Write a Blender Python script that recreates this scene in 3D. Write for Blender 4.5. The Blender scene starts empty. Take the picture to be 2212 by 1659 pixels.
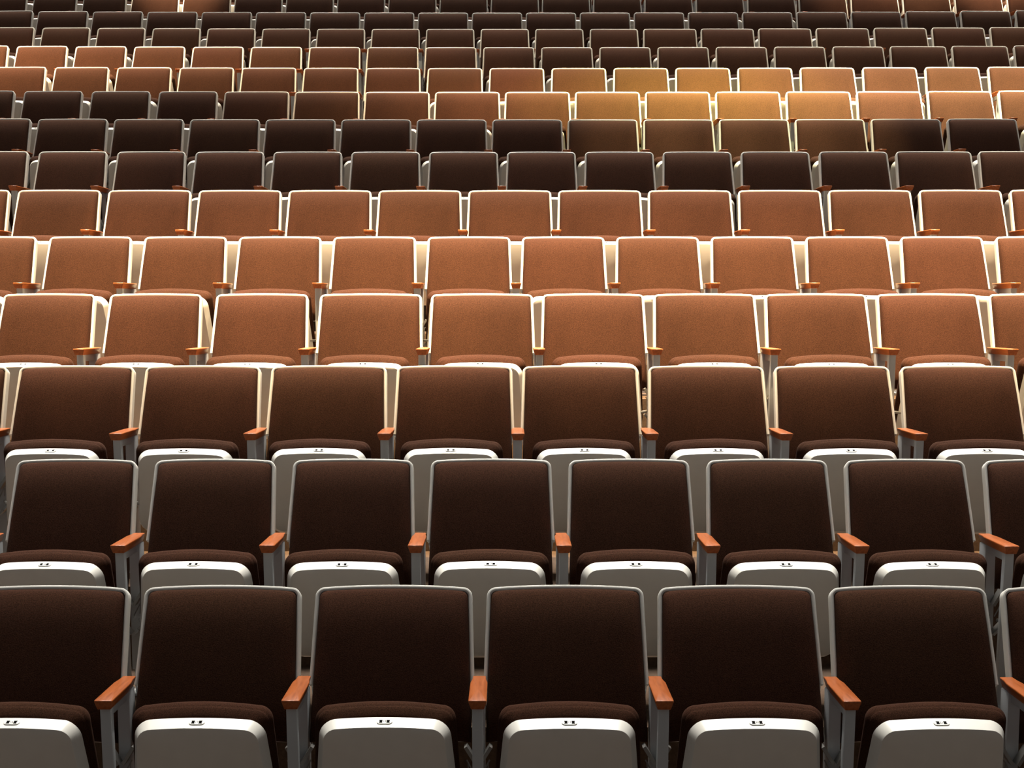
import bpy, bmesh, math, random
from mathutils import Vector, Matrix
random.seed(7)
sc = bpy.context.scene
COL = sc.collection

# ------------------------------------------------------------ camera, world, lights
FLOOR1 = 0.0            # floor height of the front row
TREAD, RISE = 0.934, 0.3291
Y1 = 5.1385             # where the top of the front row's backs stands
CURVE = 122.0           # the rows are slightly curved

cam_d = bpy.data.cameras.new('camera'); cam = bpy.data.objects.new('camera', cam_d); COL.objects.link(cam)
cam_d.sensor_fit = 'HORIZONTAL'; cam_d.sensor_width = 36.0; cam_d.lens = 36.0*3400/2212
cam_d.clip_end = 200
cam.location = (0, 0, 1.793); cam.rotation_euler = (math.pi/2-0.0482, 0, 0)
sc.camera = cam

w = bpy.data.worlds.new('world'); sc.world = w; w.use_nodes = True
w.node_tree.nodes['Background'].inputs[0].default_value = (0.97, 0.97, 0.96, 1)
w.node_tree.nodes['Background'].inputs[1].default_value = 0.122

sc.view_settings.view_transform = 'Standard'; sc.view_settings.look = 'None'
sc.view_settings.gamma = 1.0; sc.view_settings.exposure = 0.0
sc.view_settings.use_curve_mapping = False

def aim(o, tgt):
    d = Vector(tgt)-o.location
    o.rotation_euler = d.to_track_quat('-Z', 'Y').to_euler()

def area(name, loc, tgt, sx, sy, energy, color, spread):
    l = bpy.data.lights.new(name, 'AREA'); l.shape = 'RECTANGLE'; l.size = sx; l.size_y = sy
    l.energy = energy; l.color = color; l.spread = math.radians(spread)
    o = bpy.data.objects.new(name, l); COL.objects.link(o); o.location = loc; aim(o, tgt); return o

def spot(name, loc, tgt, half, energy, color, blend=0.3, rad=0.04):
    l = bpy.data.lights.new(name, 'SPOT'); l.energy = energy; l.color = color
    l.spot_size = math.radians(2*half); l.spot_blend = blend; l.shadow_soft_size = rad
    o = bpy.data.objects.new(name, l); COL.objects.link(o); o.location = loc; aim(o, tgt); return o

def rowY(n): return Y1+TREAD*(n-1)
def rowZ(n): return FLOOR1+RISE*(n-1)+(0.03 if n >= 14 else 0)

# house lights high above, slanting slightly forward over every row
area('house_light_front', (0, 9.6, 9.5), (0, 7.0, 0.5), 12, 5.0, 430, (1.0, 0.97, 0.91), 28)
area('house_light_rear', (0, 17.6, 12.0), (0, 14.2, 3.0), 16, 12.0, 1650, (1.0, 0.92, 0.80), 26)
# rows of downlights for the bright band of rows three to six
WARM = (1.0, 0.72, 0.41)
for i in range(11):
    x = -4.0+0.8*i
    spot('band_downlight', (x, 6.3, 11.0), (x, rowY(5)-0.44, rowZ(5)+0.72), 11.1,
         8900*(0.60 if x < -2 else 1.0), WARM, 0.40)
AMBER, ROSE = (1.0, 0.95, 0.36), (1.0, 0.88, 0.52)
def lerp(tab, x):
    for (a, p), (b, q) in zip(tab[:-1], tab[1:]):
        if a <= x <= b: return p+(q-p)*(x-a)/(b-a)
    return tab[-1][1]
# pool of light on the ninth and tenth rows
POOL = ((-1.9, 500), (-0.9, 2400), (0.1, 8500), (1.0, 14000), (1.9, 23000), (2.8, 16500), (3.7, 13800), (5.3, 14500))
for i in range(15):
    x = -1.6+0.46*i
    c = WARM if x < 0.3 else AMBER if x < 2.3 else ROSE
    spot('pool_downlight', (x, rowY(9)-1.6, rowZ(9)+9.0), (x, rowY(9)+0.30, rowZ(9)+0.85), 6.5, lerp(POOL, x)*1.0, c, 0.65, 0.1)
for x in (0.9, 1.4, 1.9, 2.4):  # added fill spots imitating the pool's spill onto the eighth row
    spot('pool_spill_fill', (x, rowY(8)-0.55, rowZ(8)+7.0), (x, rowY(8)-0.20, rowZ(8)+0.85), 5.2, 3400, (1.0, 0.88, 0.50), 1.0)
for i in range(9):  # added weak fill to lift the eleventh and twelfth rows, not real fixtures
    x = -5.4+1.35*i
    spot('row_fill', (x, rowY(12)-2.6, rowZ(12)+7.0), (x, rowY(12)-0.6, rowZ(12)+0.8), 9.0, 1000, (1.0, 0.85, 0.60), 0.8)
for x in (-4.0, -3.0, 3.4, 4.4):  # added fill brightening both ends of the seventh row
    spot('row_fill', (x, rowY(7)-1.0, rowZ(7)+7.0), (x, rowY(7)-0.2, rowZ(7)+0.8), 6.5, 700, (1.0, 0.85, 0.60), 1.0)
# pool on the left of the tenth and eleventh rows
POOL = ((-5.8, 11500), (-4.3, 8500), (-3.4, 5600), (-2.5, 4000), (-1.6, 2000), (-0.3, 700))
for i in range(11):
    x = -5.4+0.48*i
    spot('pool_downlight', (x, rowY(10)-1.5, rowZ(10)+9.0), (x, rowY(10)+0.40, rowZ(10)+0.85), 6.7, lerp(POOL, x)*0.98, WARM, 0.65, 0.1)
for x, e in ((-3.6, 9000), (3.7, 2800), (4.4, 5000), (5.2, 9500), (6.0, 8000)):
    spot('pool_downlight', (x, rowY(14)-2.4, rowZ(14)+6.5), (x, rowY(14)+0.3, rowZ(14)+0.75), 6.4, e, (1, .80, .55), 0.9, 0.1)

# ------------------------------------------------------------ materials
def new_mat(name):
    m = bpy.data.materials.new(name); m.use_nodes = True
    return m, m.node_tree, m.node_tree.nodes['Principled BSDF']

def fabric_mat():
    m, nt, b = new_mat('brown_wool_fabric')
    tc = nt.nodes.new('ShaderNodeTexCoord')
    n1 = nt.nodes.new('ShaderNodeTexNoise'); n1.inputs['Scale'].default_value = 300; n1.inputs['Detail'].default_value = 3
    n2 = nt.nodes.new('ShaderNodeTexNoise'); n2.inputs['Scale'].default_value = 9; n2.inputs['Detail'].default_value = 4
    mp = nt.nodes.new('ShaderNodeMapping'); mp.inputs['Scale'].default_value = (1, 1, 0.35)
    oi = nt.nodes.new('ShaderNodeObjectInfo')
    nt.links.new(tc.outputs['Object'], n1.inputs['Vector'])
    nt.links.new(tc.outputs['Object'], mp.inputs['Vector']); nt.links.new(mp.outputs[0], n2.inputs['Vector'])
    r = nt.nodes.new('ShaderNodeValToRGB')
    r.color_ramp.elements[0].position = 0.30; r.color_ramp.elements[0].color = (0.024, 0.0094, 0.0048, 1)
    r.color_ramp.elements[1].position = 0.70; r.color_ramp.elements[1].color = (0.063, 0.0248, 0.0125, 1)
    nt.links.new(n1.outputs[0], r.inputs[0])
    hs = nt.nodes.new('ShaderNodeHueSaturation')
    mr = nt.nodes.new('ShaderNodeMapRange'); mr.inputs[3].default_value = 0.82; mr.inputs[4].default_value = 1.18
    nt.links.new(n2.outputs[0], mr.inputs[0]); nt.links.new(mr.outputs[0], hs.inputs['Value'])
    mh = nt.nodes.new('ShaderNodeMapRange'); mh.inputs[3].default_value = 0.497; mh.inputs[4].default_value = 0.502
    nt.links.new(oi.outputs['Random'], mh.inputs[0]); nt.links.new(mh.outputs[0], hs.inputs['Hue'])
    nt.links.new(r.outputs[0], hs.inputs['Color']); nt.links.new(hs.outputs[0], b.inputs['Base Color'])
    b.inputs['Roughness'].default_value = 0.95; b.inputs['Specular IOR Level'].default_value = 0.1
    bp = nt.nodes.new('ShaderNodeBump'); bp.inputs['Strength'].default_value = 0.35; bp.inputs['Distance'].default_value = 0.002
    nt.links.new(n1.outputs[0], bp.inputs['Height']); nt.links.new(bp.outputs[0], b.inputs['Normal'])
    return m

def enamel_mat(name, col, rough=0.42, metallic=0.0, var=0.06):
    m, nt, b = new_mat(name)
    tc = nt.nodes.new('ShaderNodeTexCoord'); n = nt.nodes.new('ShaderNodeTexNoise')
    n.inputs['Scale'].default_value = 14; n.inputs['Detail'].default_value = 4
    nt.links.new(tc.outputs['Object'], n.inputs['Vector'])
    r = nt.nodes.new('ShaderNodeValToRGB')
    r.color_ramp.elements[0].color = tuple(c*(1-var) for c in col)+(1,)
    r.color_ramp.elements[1].color = tuple(min(1, c*(1+var)) for c in col)+(1,)
    nt.links.new(n.outputs[0], r.inputs[0]); nt.links.new(r.outputs[0], b.inputs['Base Color'])
    b.inputs['Roughness'].default_value = rough; b.inputs['Metallic'].default_value = metallic
    return m

def wood_mat():
    m, nt, b = new_mat('varnished_orange_wood')
    tc = nt.nodes.new('ShaderNodeTexCoord'); mp = nt.nodes.new('ShaderNodeMapping')
    mp.inputs['Scale'].default_value = (60, 5, 60)
    n = nt.nodes.new('ShaderNodeTexNoise'); n.inputs['Scale'].default_value = 2.0; n.inputs['Detail'].default_value = 5
    nt.links.new(tc.outputs['Object'], mp.inputs[0]); nt.links.new(mp.outputs[0], n.inputs['Vector'])
    r = nt.nodes.new('ShaderNodeValToRGB')
    r.color_ramp.elements[0].position = 0.3; r.color_ramp.elements[0].color = (0.30, 0.072, 0.016, 1)
    r.color_ramp.elements[1].position = 0.7; r.color_ramp.elements[1].color = (0.46, 0.125, 0.032, 1)
    nt.links.new(n.outputs[0], r.inputs[0]); nt.links.new(r.outputs[0], b.inputs['Base Color'])
    b.inputs['Roughness'].default_value = 0.32
    return m

def carpet_mat():
    m, nt, b = new_mat('dark_floor_carpet')
    tc = nt.nodes.new('ShaderNodeTexCoord'); n = nt.nodes.new('ShaderNodeTexNoise'); n.inputs['Scale'].default_value = 90
    nt.links.new(tc.outputs['Object'], n.inputs['Vector'])
    r = nt.nodes.new('ShaderNodeValToRGB')
    r.color_ramp.elements[0].color = (0.045, 0.030, 0.021, 1); r.color_ramp.elements[1].color = (0.115, 0.076, 0.052, 1)
    nt.links.new(n.outputs[0], r.inputs[0]); nt.links.new(r.outputs[0], b.inputs['Base Color'])
    b.inputs['Roughness'].default_value = 1.0; b.inputs['Specular IOR Level'].default_value = 0.1
    return m

M_FAB = fabric_mat()
M_WHITE = enamel_mat('off_white_enamel', (0.79, 0.765, 0.70), 0.40)
M_POST = enamel_mat('grey_painted_metal', (0.50, 0.52, 0.53), 0.45)
M_HINGE = enamel_mat('worn_steel', (0.30, 0.29, 0.27), 0.4, 0.5)
M_PLATE = enamel_mat('white_number_plate', (0.84, 0.83, 0.78), 0.3, 0.0, 0.02)
M_BLACK = enamel_mat('black_plate_mark', (0.004, 0.004, 0.004), 0.95)
M_BLACK.node_tree.nodes['Principled BSDF'].inputs['Specular IOR Level'].default_value = 0.05
M_DIGIT = enamel_mat('grey_plate_digits', (0.16, 0.155, 0.145), 0.8)
M_WOOD = wood_mat()
M_CARPET = carpet_mat()

# ------------------------------------------------------------ mesh helpers
def finish(bm, name, mats, smooth=True, ang=40):
    bmesh.ops.remove_doubles(bm, verts=bm.verts, dist=1e-6)
    bmesh.ops.recalc_face_normals(bm, faces=bm.faces)
    me = bpy.data.meshes.new(name); bm.to_mesh(me); bm.free()
    for m in (mats if isinstance(mats, (list, tuple)) else [mats]): me.materials.append(m)
    if smooth:
        me.polygons.foreach_set('use_smooth', [True]*len(me.polygons))
        me.set_sharp_from_angle(angle=math.radians(ang))
    return me

def grid_slab(bm, front, back):
    """front, back: 2-D lists of points with equal shape -> closed slab"""
    R, C = len(front), len(front[0])
    F = [[bm.verts.new(p) for p in row] for row in front]
    B = [[bm.verts.new(p) for p in row] for row in back]
    for i in range(R-1):
        for j in range(C-1):
            bm.faces.new((F[i][j], F[i][j+1], F[i+1][j+1], F[i+1][j]))
            bm.faces.new((B[i][j], B[i+1][j], B[i+1][j+1], B[i][j+1]))
    for i in range(R-1):
        bm.faces.new((F[i][0], F[i+1][0], B[i+1][0], B[i][0]))
        bm.faces.new((F[i][-1], B[i][-1], B[i+1][-1], F[i+1][-1]))
    for j in range(C-1):
        bm.faces.new((F[0][j], B[0][j], B[0][j+1], F[0][j+1]))
        bm.faces.new((F[-1][j], F[-1][j+1], B[-1][j+1], B[-1][j]))

def loft(bm, rings, cap0=None, cap1=None):
    """closed rings of equal length; cap centres close the ends as fans"""
    V = [[bm.verts.new(p) for p in r] for r in rings]
    n = len(V[0])
    for a, b in zip(V[:-1], V[1:]):
        for i in range(n):
            j = (i+1) % n
            bm.faces.new((a[i], a[j], b[j], b[i]))
    for cap, r in ((cap0, V[0]), (cap1, V[-1])):
        if cap is not None:
            c = bm.verts.new(cap)
            for i in range(n): bm.faces.new((r[i], r[(i+1) % n], c))

def box(bm, x0, x1, y0, y1, z0, z1, bev=0.0, shear=None):
    r = bmesh.ops.create_cube(bm, size=1)
    vs = r['verts']
    for v in vs:
        v.co = Vector(((x0+x1)/2+v.co.x*(x1-x0), (y0+y1)/2+v.co.y*(y1-y0), (z0+z1)/2+v.co.z*(z1-z0)))
    if shear:
        for v in vs: v.co = Vector(shear(v.co))
    if bev > 0:
        es = list({e for v in vs for e in v.link_edges})
        bmesh.ops.bevel(bm, geom=es, offset=bev, segments=2, affect='EDGES', profile=0.6)

def rod(bm, a, b, r, n=8):
    a, b = Vector(a), Vector(b); d = (b-a)
    q = d.to_track_quat('Z', 'Y').to_matrix()
    ring = lambda c, s: [c+q @ Vector((math.cos(t)*s, math.sin(t)*s, 0)) for t in [2*math.pi*k/n for k in range(n)]]
    loft(bm, [ring(a, r), ring(b, r)], a, b)

# ------------------------------------------------------------ backrest
REC = math.radians(22); SR, CR = math.sin(REC), math.cos(REC)
ZT = 0.88
YO = 0.22                # the chair's origin stands this far in front of the backrest's top
S_END = 0.322            # the white frame ends just under the armrest
CON = 0.024
def back_pt(x, s, off, hw):
    k = 1-min(1.2, (x/hw)**2)
    return Vector((x, YO - s*SR - off*CR + CON*k, ZT - s*CR + off*SR))

def frame_mesh(ht, hb):
    hw = lambda s: ht+(hb-ht)*s/S_END
    crown = lambda x: 0.005*(x/ht)**2
    rc = 0.030
    path = []
    for k in range(7):
        s = S_END*(1-k/7.0)
        if s > rc+0.01: path.append((-hw(s), s))
    n = 9
    for k in range(n):
        t = math.pi/2*k/(n-1)
        path.append((-hw(rc)+rc*(1-math.cos(t))*0.98, crown(ht)+rc*(1-math.sin(t))))
    m = 12
    x0 = path[-1][0]
    for k in range(1, m):
        x = x0+(-2*x0)*k/m
        path.append((x, crown(x)))
    left = [p for p in path if p[0] <= x0+1e-9]
    path += [(-x, s) for x, s in reversed(left)]
    # cross-section: a = distance inward from the outline, off = along the back's normal
    W, F, B = 0.0142, 0.005, -0.030
    prof = [(0.0, B), (0.0, F-0.006), (0.0018, F-0.0018), (0.006, F), (W-0.006, F), (W-0.0018, F-0.0018), (W, F-0.006), (W, B)]
    rings = []
    for i, (x, s) in enumerate(path):
        a = path[max(0, i-1)]; b = path[min(len(path)-1, i+1)]
        tx, ts = b[0]-a[0], b[1]-a[1]; L = math.hypot(tx, ts); tx /= L; ts /= L
        nx, ns = -ts, tx                 # inward normal
        rings.append([back_pt(x+nx*p, s+ns*p, o, hw(max(s, 0))) for p, o in prof])
    bm = bmesh.new()
    loft(bm, rings, sum(rings[0], Vector())/8, sum(rings[-1], Vector())/8)
    # moulded rear shell behind the cushion
    xs = [-1+2*k/14 for k in range(15)]; fr, bk = [], []
    for s in [0.010, 0.02, 0.04, 0.08, 0.16, 0.24, 0.32, 0.40, 0.50]:
        h = hw(min(s, S_END))-0.004
        if s < rc: h -= rc-math.sqrt(max(0, rc*rc-(rc-s)**2))
        if s > S_END: h -= 0.014
        fr.append([back_pt(u*h, s, -0.024, hw(min(s, S_END))) for u in xs])
        bk.append([back_pt(u*h, s, -0.034-0.012*(1-u**4), hw(min(s, S_END))) for u in xs])
    grid_slab(bm, fr, bk)
    return finish(bm, 'backrest_shell', M_WHITE)

def back_cushion_mesh(ht, hb):
    hwf = lambda s: ht+(hb-ht)*min(s, 0.42)/S_END
    us = [-1, -.985, -.96, -.92, -.87, -.8, -.7, -.55, -.4, -.2, 0, .2, .4, .55, .7, .8, .87, .92, .96, .985, 1]
    ss = [0, .002, .005, .01, .016, .024, .034, .046, .06, .078, .10, .13, .17, .22, .27, .32, .37, .42, .455, .475, .485]
    fr, bk = [], []
    for q in ss:
        rowf, rowb = [], []
        for u in us:
            h = hwf(q)-0.0125; rc = 0.022
            if q < rc: h -= rc-math.sqrt(max(0, rc*rc-(rc-q)**2))
            x = u*h
            s = q+0.0125+0.005*(x/ht)**2
            e = h-abs(x)
            side = math.sqrt(max(0, 1-(1-min(e/0.045, 1))**2))
            top = math.sqrt(max(0, 1-(1-min(q/0.15, 1))**2.0))
            bot = math.sqrt(max(0, 1-(1-min((0.485-q)/0.05, 1))**2))
            off = -0.001+0.042*top**0.9*side*bot + 0.006*math.sin(min(1, q/0.45)*math.pi)
            if side*top*bot < 1e-6: off = -0.004
            rowf.append(back_pt(x, s, off, hwf(q)))
            rowb.append(back_pt(x, s, -0.022, hwf(q)))
        fr.append(rowf); bk.append(rowb)
    bm = bmesh.new(); grid_slab(bm, fr, bk)
    return finish(bm, 'backrest_cushion', M_FAB, ang=80)

# ------------------------------------------------------------ tipped-up seat
HINGE = Vector((0, YO-0.37, 0.30))    # seat pan turns here
def outline(ht, hb, zt, zb, crown, rt, rb, inset=0.0):
    """closed outline in x,z: rounded top corners, rounded bottom corners"""
    pts = []
    ht2, hb2, zt2, zb2 = ht-inset, hb-inset, zt-inset, zb+inset
    rt2, rb2 = max(rt-inset*0.8, 0.01), max(rb-inset, 0.01)
    m = 12
    for k in range(m+1):
        x = -(ht2-rt2)+2*(ht2-rt2)*k/m
        pts.append((x, zt2-crown*(x/ht2)**2))
    zc = pts[-1][1]-rt2
    for k in range(1, 9):
        t = math.pi/2*k/8
        pts.append((ht2-rt2+rt2*math.sin(t), zc+rt2*math.cos(t)))
    z1 = zb2+rb2
    for k in range(1, 5):
        f = k/5; pts.append((ht2+(hb2-ht2)*f, zc+(z1-zc)*f))
    for k in range(0, 6):
        t = math.pi/2*k/5
        pts.append((hb2-rb2+rb2*math.cos(t), z1-rb2*math.sin(t)))
    half = pts[m+1:]
    for k in range(1, 6):
        x = (hb2-rb2)*(1-2*k/6); pts.append((x, zb2))
    pts += [(-x, z) for x, z in reversed(half)]
    return pts

PAN_HT, PAN_HB = 0.203, 0.226
def lean(y, z): return y+max(0, 0.525-z)*0.35
def pan_mesh():
    zt, zb = 0.545, 0.165
    O = lambda i: outline(PAN_HT, PAN_HB, zt, zb, 0.010, 0.060, 0.07, i)
    rings = []
    for ins, y in ((0.012, -0.384), (0.003, -0.385), (0.0, -0.389), (0.0015, -0.3935), (0.0175, -0.4385), (0.0182, -0.4400), (0.0200, -0.4410)):
        rings.append([Vector((x, YO+lean(y, z), z))-HINGE for x, z in O(ins)])
    c2 = (0, 0.36); o = O(0.0200)
    for t, y in ((0.9, -0.4435), (0.7, -0.447), (0.4, -0.450), (0.15, -0.451)):
        rings.append([Vector((x*t, YO+lean(y, c2[1]+(z-c2[1])*t), c2[1]+(z-c2[1])*t))-HINGE for x, z in o])
    bm = bmesh.new()
    loft(bm, rings, Vector((0, YO+lean(-0.384, .36), .36))-HINGE, Vector((0, YO+lean(-0.451, .36), .36))-HINGE)
    return finish(bm, 'seat_pan', M_WHITE, ang=24)

def seat_cushion_mesh():
    O = lambda i: outline(0.217, 0.230, 0.582, 0.21, 0.018, 0.045, 0.06, i)
    rings = []
    for ins, y in ((0.06, -0.3845), (0.036, -0.3870), (0.029, -0.3845), (0.016, -0.3720), (0.0100, -0.3665), (0.0092, -0.3645),
                   (0.0088, -0.3630), (0.0050, -0.3590), (0.0, -0.348), (0.002, -0.326), (0.012, -0.310), (0.03, -0.301)):
        rings.append([Vector((x, YO+lean(y, z), z))-HINGE for x, z in O(ins)])
    bm = bmesh.new()
    loft(bm, rings, Vector((0, YO+lean(-0.3845, .36), .36))-HINGE, Vector((0, YO+lean(-0.292, .36), .36))-HINGE)
    return finish(bm, 'seat_cushion', M_FAB, ang=80)

_num = {}
def plate_mesh(num):
    if num in _num: return _num[num]
    a = Vector((0, YO-0.4370, 0.531)); b = Vector((0, YO-0.3935, 0.5455))
    e2 = (b-a).normalized(); e1 = Vector((1, 0, 0)); nn = e1.cross(e2)
    c = (a+b)/2-HINGE
    P = lambda u, v, h: c+e1*u+e2*v+nn*h
    bm = bmesh.new()
    def stad(hl, r, n=10):
        q = []
        for k in range(n+1):
            t = -math.pi/2+math.pi*k/n; q.append((hl+r*math.cos(t), r*math.sin(t)))
        for k in range(n+1):
            t = math.pi/2+math.pi*k/n; q.append((-hl+r*math.cos(t), r*math.sin(t)))
        return q
    o = stad(0.0125, 0.0115); i = stad(0.0125, 0.0105)
    loft(bm, [[P(x, y, -0.001) for x, y in o], [P(x, y, 0.0002) for x, y in o], [P(x, y, 0.0006) for x, y in i]], P(0, 0, -0.001), P(0, 0, 0.0006))
    n0 = len(bm.faces)
    for s in (-1, 1):
        # black hour-glass shaped mark, pinched at its outer side
        q = [(0.0062, -0.0076), (0.0166, -0.0076), (0.0150, 0), (0.0166, 0.0076), (0.0062, 0.0076), (0.0068, 0)]
        q = [(x*s, y) for x, y in q]
        loft(bm, [[P(x, y, 0.0004) for x, y in q], [P(x, y, 0.0009) for x, y in q]], None, P(0.0112*s, 0, 0.0009))
    bm.faces.ensure_lookup_table()
    for f in bm.faces[n0:]: f.material_index = 1
    if num:
        cu = bpy.data.curves.new('digits', 'FONT'); cu.body = str(num); cu.size = 0.0125; cu.align_x = 'CENTER'; cu.align_y = 'CENTER'
        cu.extrude = 0.0003
        ob = bpy.data.objects.new('digits', cu); COL.objects.link(ob)
        dg = bpy.context.evaluated_depsgraph_get(); dg.update()
        me = bpy.data.meshes.new_from_object(ob.evaluated_get(dg))
        n1 = len(bm.faces)
        vs = [bm.verts.new(P(v.co.x*0.92, v.co.y, 0.0008+v.co.z)) for v in me.vertices]
        for p in me.polygons:
            try: bm.faces.new([vs[k] for k in p.vertices])
            except ValueError: pass
        bm.faces.ensure_lookup_table()
        for f in bm.faces[n1:]: f.material_index = 2
        bpy.data.objects.remove(ob); bpy.data.curves.remove(cu); bpy.data.meshes.remove(me)
    _num[num] = finish(bm, 'number_plate', [M_PLATE, M_BLACK, M_DIGIT], smooth=False)
    return _num[num]

# ------------------------------------------------------------ armrest and its two posts
AZ = 0.612; AYB = YO-0.128; AYF = YO-0.448
def armrest_mesh():
    q = [(0.0205, AYB), (0.0215, AYB-0.04), (0.0272, AYB-0.085), (0.0278, AYF+0.006), (0.0262, AYF)]
    q = q+[(-x, y) for x, y in reversed(q)]
    cx, cy = 0, (AYB+AYF)/2
    sc_ = lambda t: [((x-cx)*t[0]+cx, (y-cy)*t[1]+cy) for x, y in q]
    rings = [[Vector((x, y, z)) for x, y in sc_(t)] for t, z in (((.70, .93), AZ-0.030), ((.74, .95), AZ-0.028), ((.99, 1.0), AZ-0.006), ((1.0, 1.0), AZ-0.003), ((.975, .996), AZ-0.0006), ((.93, .99), AZ))]
    bm = bmesh.new(); loft(bm, rings, Vector((0, cy, AZ-0.030)), Vector((0, cy, AZ)))
    return finish(bm, 'armrest', M_WOOD, ang=50)

def front_post_mesh():
    bm = bmesh.new()
    sh = lambda c: (c.x, c.y+(AZ-c.z)*0.13, c.z)
    box(bm, -0.0165, 0.0165, AYF+0.020, AYF+0.055, 0.0, AZ-0.029, 0.004, sh)
    box(bm, -0.0180, 0.0180, AYF+0.085, AYF+0.16, 0.0, 0.012, 0.003)
    # gusset under the board that ties post to post
    box(bm, -0.010, 0.010, AYF+0.045, AYB-0.02, AZ-0.062, AZ-0.029, 0.003)
    return finish(bm, 'front_post', M_POST)

def rear_post_mesh():
    bm = bmesh.new()
    sh = lambda c: (c.x, c.y+(AZ-c.z)*0.06, c.z)
    box(bm, -0.0195, 0.0195, AYB-0.085, AYB-0.010, 0.10, AZ-0.031, 0.004, sh)
    box(bm, -0.0140, 0.0140, AYB-0.070, AYB-0.015, 0.0, 0.12, 0.003, sh)
    box(bm, -0.030, 0.030, AYB-0.06, AYB+0.06, 0.0, 0.010, 0.003)
    return finish(bm, 'rear_post', M_POST)

def hinge_mesh(sgn, pitch):
    """slanting strap, spring rods and bolts between post and seat pan"""
    xo = sgn*(pitch/2-0.004); xi = sgn*(pitch/2-0.038); xp = sgn*0.205
    bm = bmesh.new(); y = YO-0.245
    def strap(x0, z0, x1, z1, w, t, yy):
        d = Vector((x1-x0, 0, z1-z0)).normalized(); n = Vector((-d.z, 0, d.x))
        ps = [Vector((x0, yy, z0))+n*w/2, Vector((x1, yy, z1))+n*w/2, Vector((x1, yy, z1))-n*w/2, Vector((x0, yy, z0))-n*w/2]
        loft(bm, [[p for p in ps], [p+Vector((0, t, 0)) for p in ps]], sum(ps, Vector())/4, sum(ps, Vector())/4+Vector((0, t, 0)))
    strap(xo, 0.357, xi, 0.412, 0.011, 0.045, y)
    strap(xo, 0.248, xi, 0.285, 0.010, 0.045, y)
    rod(bm, (xi+sgn*0.004, y, 0.372), (xo-sgn*0.002, y, 0.318), 0.0025)
    rod(bm, (xi+sgn*0.008, y, 0.366), (xi+sgn*0.010, y, 0.325), 0.0018)
    rod(bm, (xi+sgn*0.014, y+0.02, 0.300), (xp, YO-0.335, 0.300), 0.007, 12)
    rod(bm, (xi+sgn*0.020, y-0.006, 0.262), (xi+sgn*0.020, y+0.03, 0.262), 0.006, 10)
    return finish(bm, 'hinge_bracket', M_HINGE)

# ------------------------------------------------------------ one chair of each width, then the copies
def link(name, me, parent, loc=(0, 0, 0)):
    o = bpy.data.objects.new(name, me); COL.objects.link(o); o.parent = parent; o.location = loc
    return o

ME_PAN, ME_SC, ME_ARM, ME_FP, ME_RP = pan_mesh(), seat_cushion_mesh(), armrest_mesh(), front_post_mesh(), rear_post_mesh()

def make_seat(pitch, ht, hb):
    root = bpy.data.objects.new('theatre_seat', None); COL.objects.link(root)
    root.empty_display_size = 0.1
    link('backrest_shell', frame_mesh(ht, hb), root)
    link('backrest_cushion', back_cushion_mesh(ht, hb), root)
    pan = link('seat_pan', ME_PAN, root, HINGE)
    link('seat_cushion', ME_SC, pan)
    link('number_plate', plate_mesh(None), pan)
    x = -pitch/2
    a = link('armrest', ME_ARM, root, (x, 0, 0)); a['label'] = 'orange varnished wooden armrest'
    link('front_post', ME_FP, root, (x, 0, 0))
    link('rear_post', ME_RP, root, (x, 0, 0))
    for s in (-1, 1): link('hinge_bracket', hinge_mesh(s, pitch), root)
    return root

PW, PN = 0.559, 0.533
protos = {'w': make_seat(PW, 0.2565, 0.2665), 'n': make_seat(PN, 0.2320, 0.2435)}
used = {'w': False, 'n': False}

def children_of(o): return [c for c in bpy.data.objects if c.parent == o]
TREE = {k: [(c, children_of(c)) for c in children_of(p)] for k, p in protos.items()}

def copy_seat(kind):
    if not used[kind]:
        used[kind] = True
        return protos[kind], [(c, g) for c, g in TREE[kind]]
    r = protos[kind].copy(); COL.objects.link(r); parts = []
    for c, gs in TREE[kind]:
        d = c.copy(); COL.objects.link(d); d.parent = r; gg = []
        for g in gs:
            e = g.copy(); COL.objects.link(e); e.parent = d; gg.append(e)
        parts.append((d, gg))
    return r, parts

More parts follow.
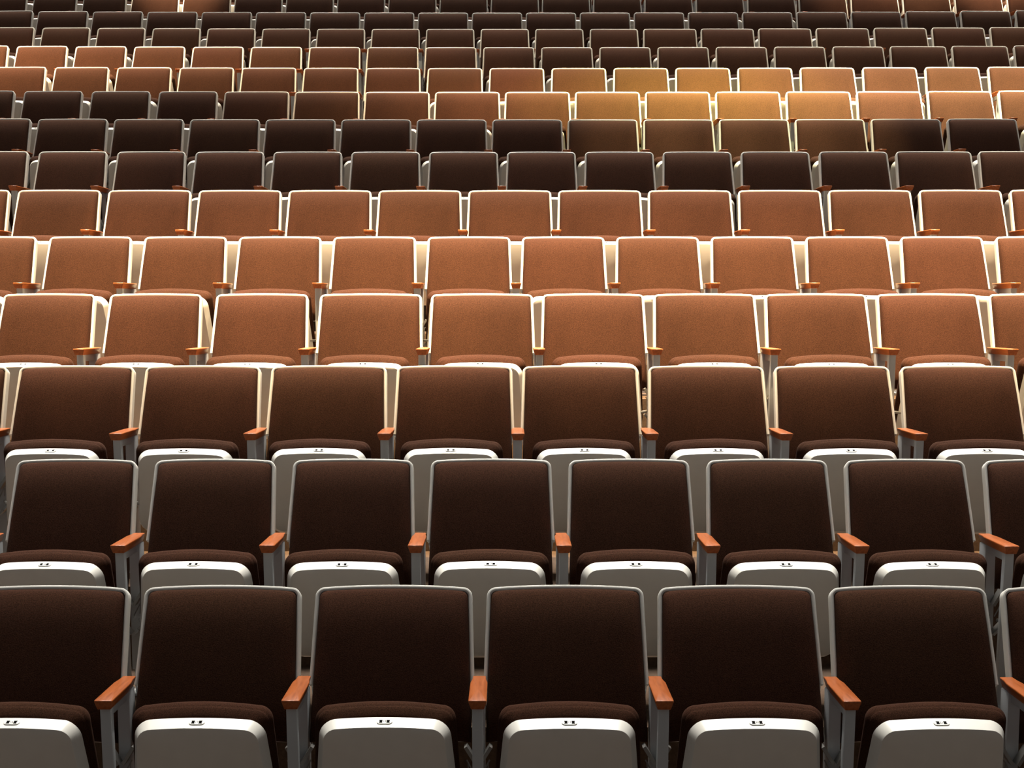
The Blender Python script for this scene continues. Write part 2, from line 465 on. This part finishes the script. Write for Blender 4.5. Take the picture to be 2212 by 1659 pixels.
# seats of every row: kind and x in metres, from left to right
ROWS = [
    [('w', -1.514), ('w', -0.951), ('w', -0.388), ('w', 0.175), ('w', 0.738), ('w', 1.301), ('w', 1.864)],
    [('n', -1.683), ('n', -1.149), ('n', -0.615), ('n', -0.081), ('n', 0.453), ('n', 0.987), ('n', 1.520), ('n', 2.054)],
    [('w', -2.494), ('w', -1.935), ('w', -1.375), ('w', -0.815), ('w', -0.256), ('w', 0.304), ('w', 0.864), ('w', 1.423), ('w', 1.983), ('w', 2.543)],
    [('n', -2.326), ('n', -1.792), ('n', -1.258), ('w', -0.711), ('w', -0.151), ('w', 0.409), ('w', 0.969), ('w', 1.529), ('w', 2.089), ('w', 2.649)],
    [('n', -2.894), ('n', -2.364), ('n', -1.833), ('n', -1.303), ('n', -0.773), ('n', -0.242), ('n', 0.288), ('n', 0.818), ('n', 1.349), ('n', 1.879), ('n', 2.409), ('n', 2.939)],
    [('w', -3.358), ('w', -2.801), ('w', -2.244), ('w', -1.686), ('w', -1.129), ('w', -0.572), ('w', -0.014), ('w', 0.543), ('w', 1.101), ('w', 1.658), ('w', 2.215), ('w', 2.773), ('w', 3.330)],
    [('n', -3.500), ('n', -2.971), ('n', -2.443), ('n', -1.914), ('n', -1.386), ('n', -0.858), ('n', -0.329), ('n', 0.199), ('n', 0.728), ('n', 1.256), ('n', 1.784), ('n', 2.313), ('w', 2.854), ('w', 3.408)],
    [('w', -3.784), ('w', -3.227), ('w', -2.671), ('w', -2.114), ('w', -1.558), ('w', -1.001), ('w', -0.445), ('w', 0.112), ('w', 0.668), ('w', 1.225), ('w', 1.781), ('w', 2.338), ('w', 2.894), ('w', 3.451)],
    [('n', -4.165), ('n', -3.634), ('n', -3.102), ('n', -2.571), ('w', -2.027), ('w', -1.470), ('w', -0.913), ('w', -0.355), ('w', 0.202), ('w', 0.759), ('w', 1.316), ('w', 1.873), ('w', 2.431), ('w', 2.988), ('w', 3.545), ('w', 4.102)],
    [('n', -4.188), ('n', -3.659), ('n', -3.131), ('n', -2.602), ('n', -2.073), ('n', -1.545), ('n', -1.016), ('n', -0.487), ('n', 0.041), ('n', 0.570), ('n', 1.099), ('n', 1.627), ('n', 2.156), ('n', 2.685), ('n', 3.214), ('n', 3.742), ('n', 4.271)],
    [('n', -4.794), ('n', -4.265), ('n', -3.735), ('n', -3.206), ('n', -2.676), ('n', -2.147), ('n', -1.617), ('n', -1.088), ('n', -0.558), ('n', -0.029), ('n', 0.500), ('n', 1.030), ('n', 1.559), ('n', 2.089), ('n', 2.618), ('n', 3.148), ('w', 3.690), ('w', 4.245), ('w', 4.801)],
    [('n', -4.836), ('n', -4.306), ('n', -3.777), ('n', -3.247), ('n', -2.718), ('n', -2.188), ('n', -1.659), ('n', -1.129), ('n', -0.600), ('n', -0.070), ('n', 0.459), ('n', 0.989), ('w', 1.531), ('w', 2.087), ('w', 2.642), ('w', 3.197), ('w', 3.753), ('w', 4.308), ('w', 4.863)],
    [('w', -5.150), ('w', -4.595), ('w', -4.039), ('w', -3.484), ('w', -2.929), ('w', -2.374), ('w', -1.819), ('w', -1.264), ('w', -0.709), ('w', -0.154), ('w', 0.401), ('w', 0.956), ('w', 1.511), ('w', 2.066), ('w', 2.621), ('w', 3.176), ('w', 3.731), ('w', 4.286), ('w', 4.841), ('w', 5.396)],
    [('n', -5.462), ('n', -4.932), ('n', -4.402), ('w', -3.859), ('w', -3.304), ('w', -2.748), ('w', -2.192), ('w', -1.637), ('w', -1.081), ('w', -0.525), ('w', 0.031), ('w', 0.586), ('w', 1.142), ('w', 1.698), ('w', 2.253), ('w', 2.809), ('w', 3.365), ('w', 3.921), ('w', 4.476), ('w', 5.032), ('w', 5.588)],
    [('w', -6.035), ('w', -5.478), ('w', -4.921), ('w', -4.364), ('w', -3.806), ('w', -3.249), ('w', -2.692), ('w', -2.135), ('w', -1.578), ('w', -1.020), ('w', -0.463), ('w', 0.094), ('w', 0.651), ('w', 1.208), ('w', 1.766), ('w', 2.323), ('w', 2.880), ('w', 3.437), ('w', 3.994), ('w', 4.552), ('w', 5.109), ('w', 5.666)],
]

ORD = ['', 'first', 'second', 'third', 'fourth', 'fifth', 'sixth', 'seventh', 'eighth', 'ninth', 'tenth', 'eleventh', 'twelfth', 'thirteenth', 'fourteenth', 'fifteenth']
for n, seats in enumerate(ROWS, 1):
    N = len(seats)
    rowname = 'front row' if n == 1 else ORD[n]+' row from the front'
    for i, (kind, x) in enumerate(seats):
        root, parts = copy_seat(kind)
        sag = x*x/(2*CURVE)
        root.location = (x, rowY(n)-YO-sag, rowZ(n)); root.rotation_euler = (0, 0, x/CURVE)
        rnd = random.Random(n*100+i)
        num = 16+i if n <= 2 else None
        for c, gs in parts:
            if c.data is ME_PAN:
                c.rotation_euler = (math.radians(rnd.uniform(-0.9, 0.9)), 0, 0)
                for g in gs:
                    if g.data.name.startswith('number_plate'):
                        g.data = plate_mesh(num); g.location.x = rnd.uniform(-0.006, 0.006)
        if i < (N+1)//2: pos = 'leftmost' if i == 0 else ORD[i+1]+' from left'
        else:
            j = N-i; pos = 'rightmost' if j == 1 else ORD[j]+' from right'
        look = 'brown fabric theatre seat'
        if num: look += ' numbered %d' % num
        root['label'] = '%s, %s in the %s' % (look, pos, rowname)
        root['category'] = 'theatre seat'
        root['group'] = 'tipped-up theatre seats in the '+rowname

# ------------------------------------------------------------ stepped floor
bm = bmesh.new()
prof = [(0.5, -0.3), (0.5, 0.0)]
for n in range(1, 16):
    ye = rowY(n)+0.30
    prof += [(ye, rowZ(n)), (ye, rowZ(n+1))]
prof += [(rowY(16)+0.3, rowZ(16)), (rowY(16)+0.3, -0.3)]
for x0, x1 in ((-7.5, 7.5),):
    A = [bm.verts.new((x0, y, z)) for y, z in prof]; B = [bm.verts.new((x1, y, z)) for y, z in prof]
    for i in range(len(prof)):
        j = (i+1) % len(prof); bm.faces.new((A[i], A[j], B[j], B[i]))
    bm.faces.new(A); bm.faces.new(list(reversed(B)))
fl = bpy.data.objects.new('floor', finish(bm, 'floor', M_CARPET, smooth=False)); COL.objects.link(fl)
fl['kind'] = 'structure'
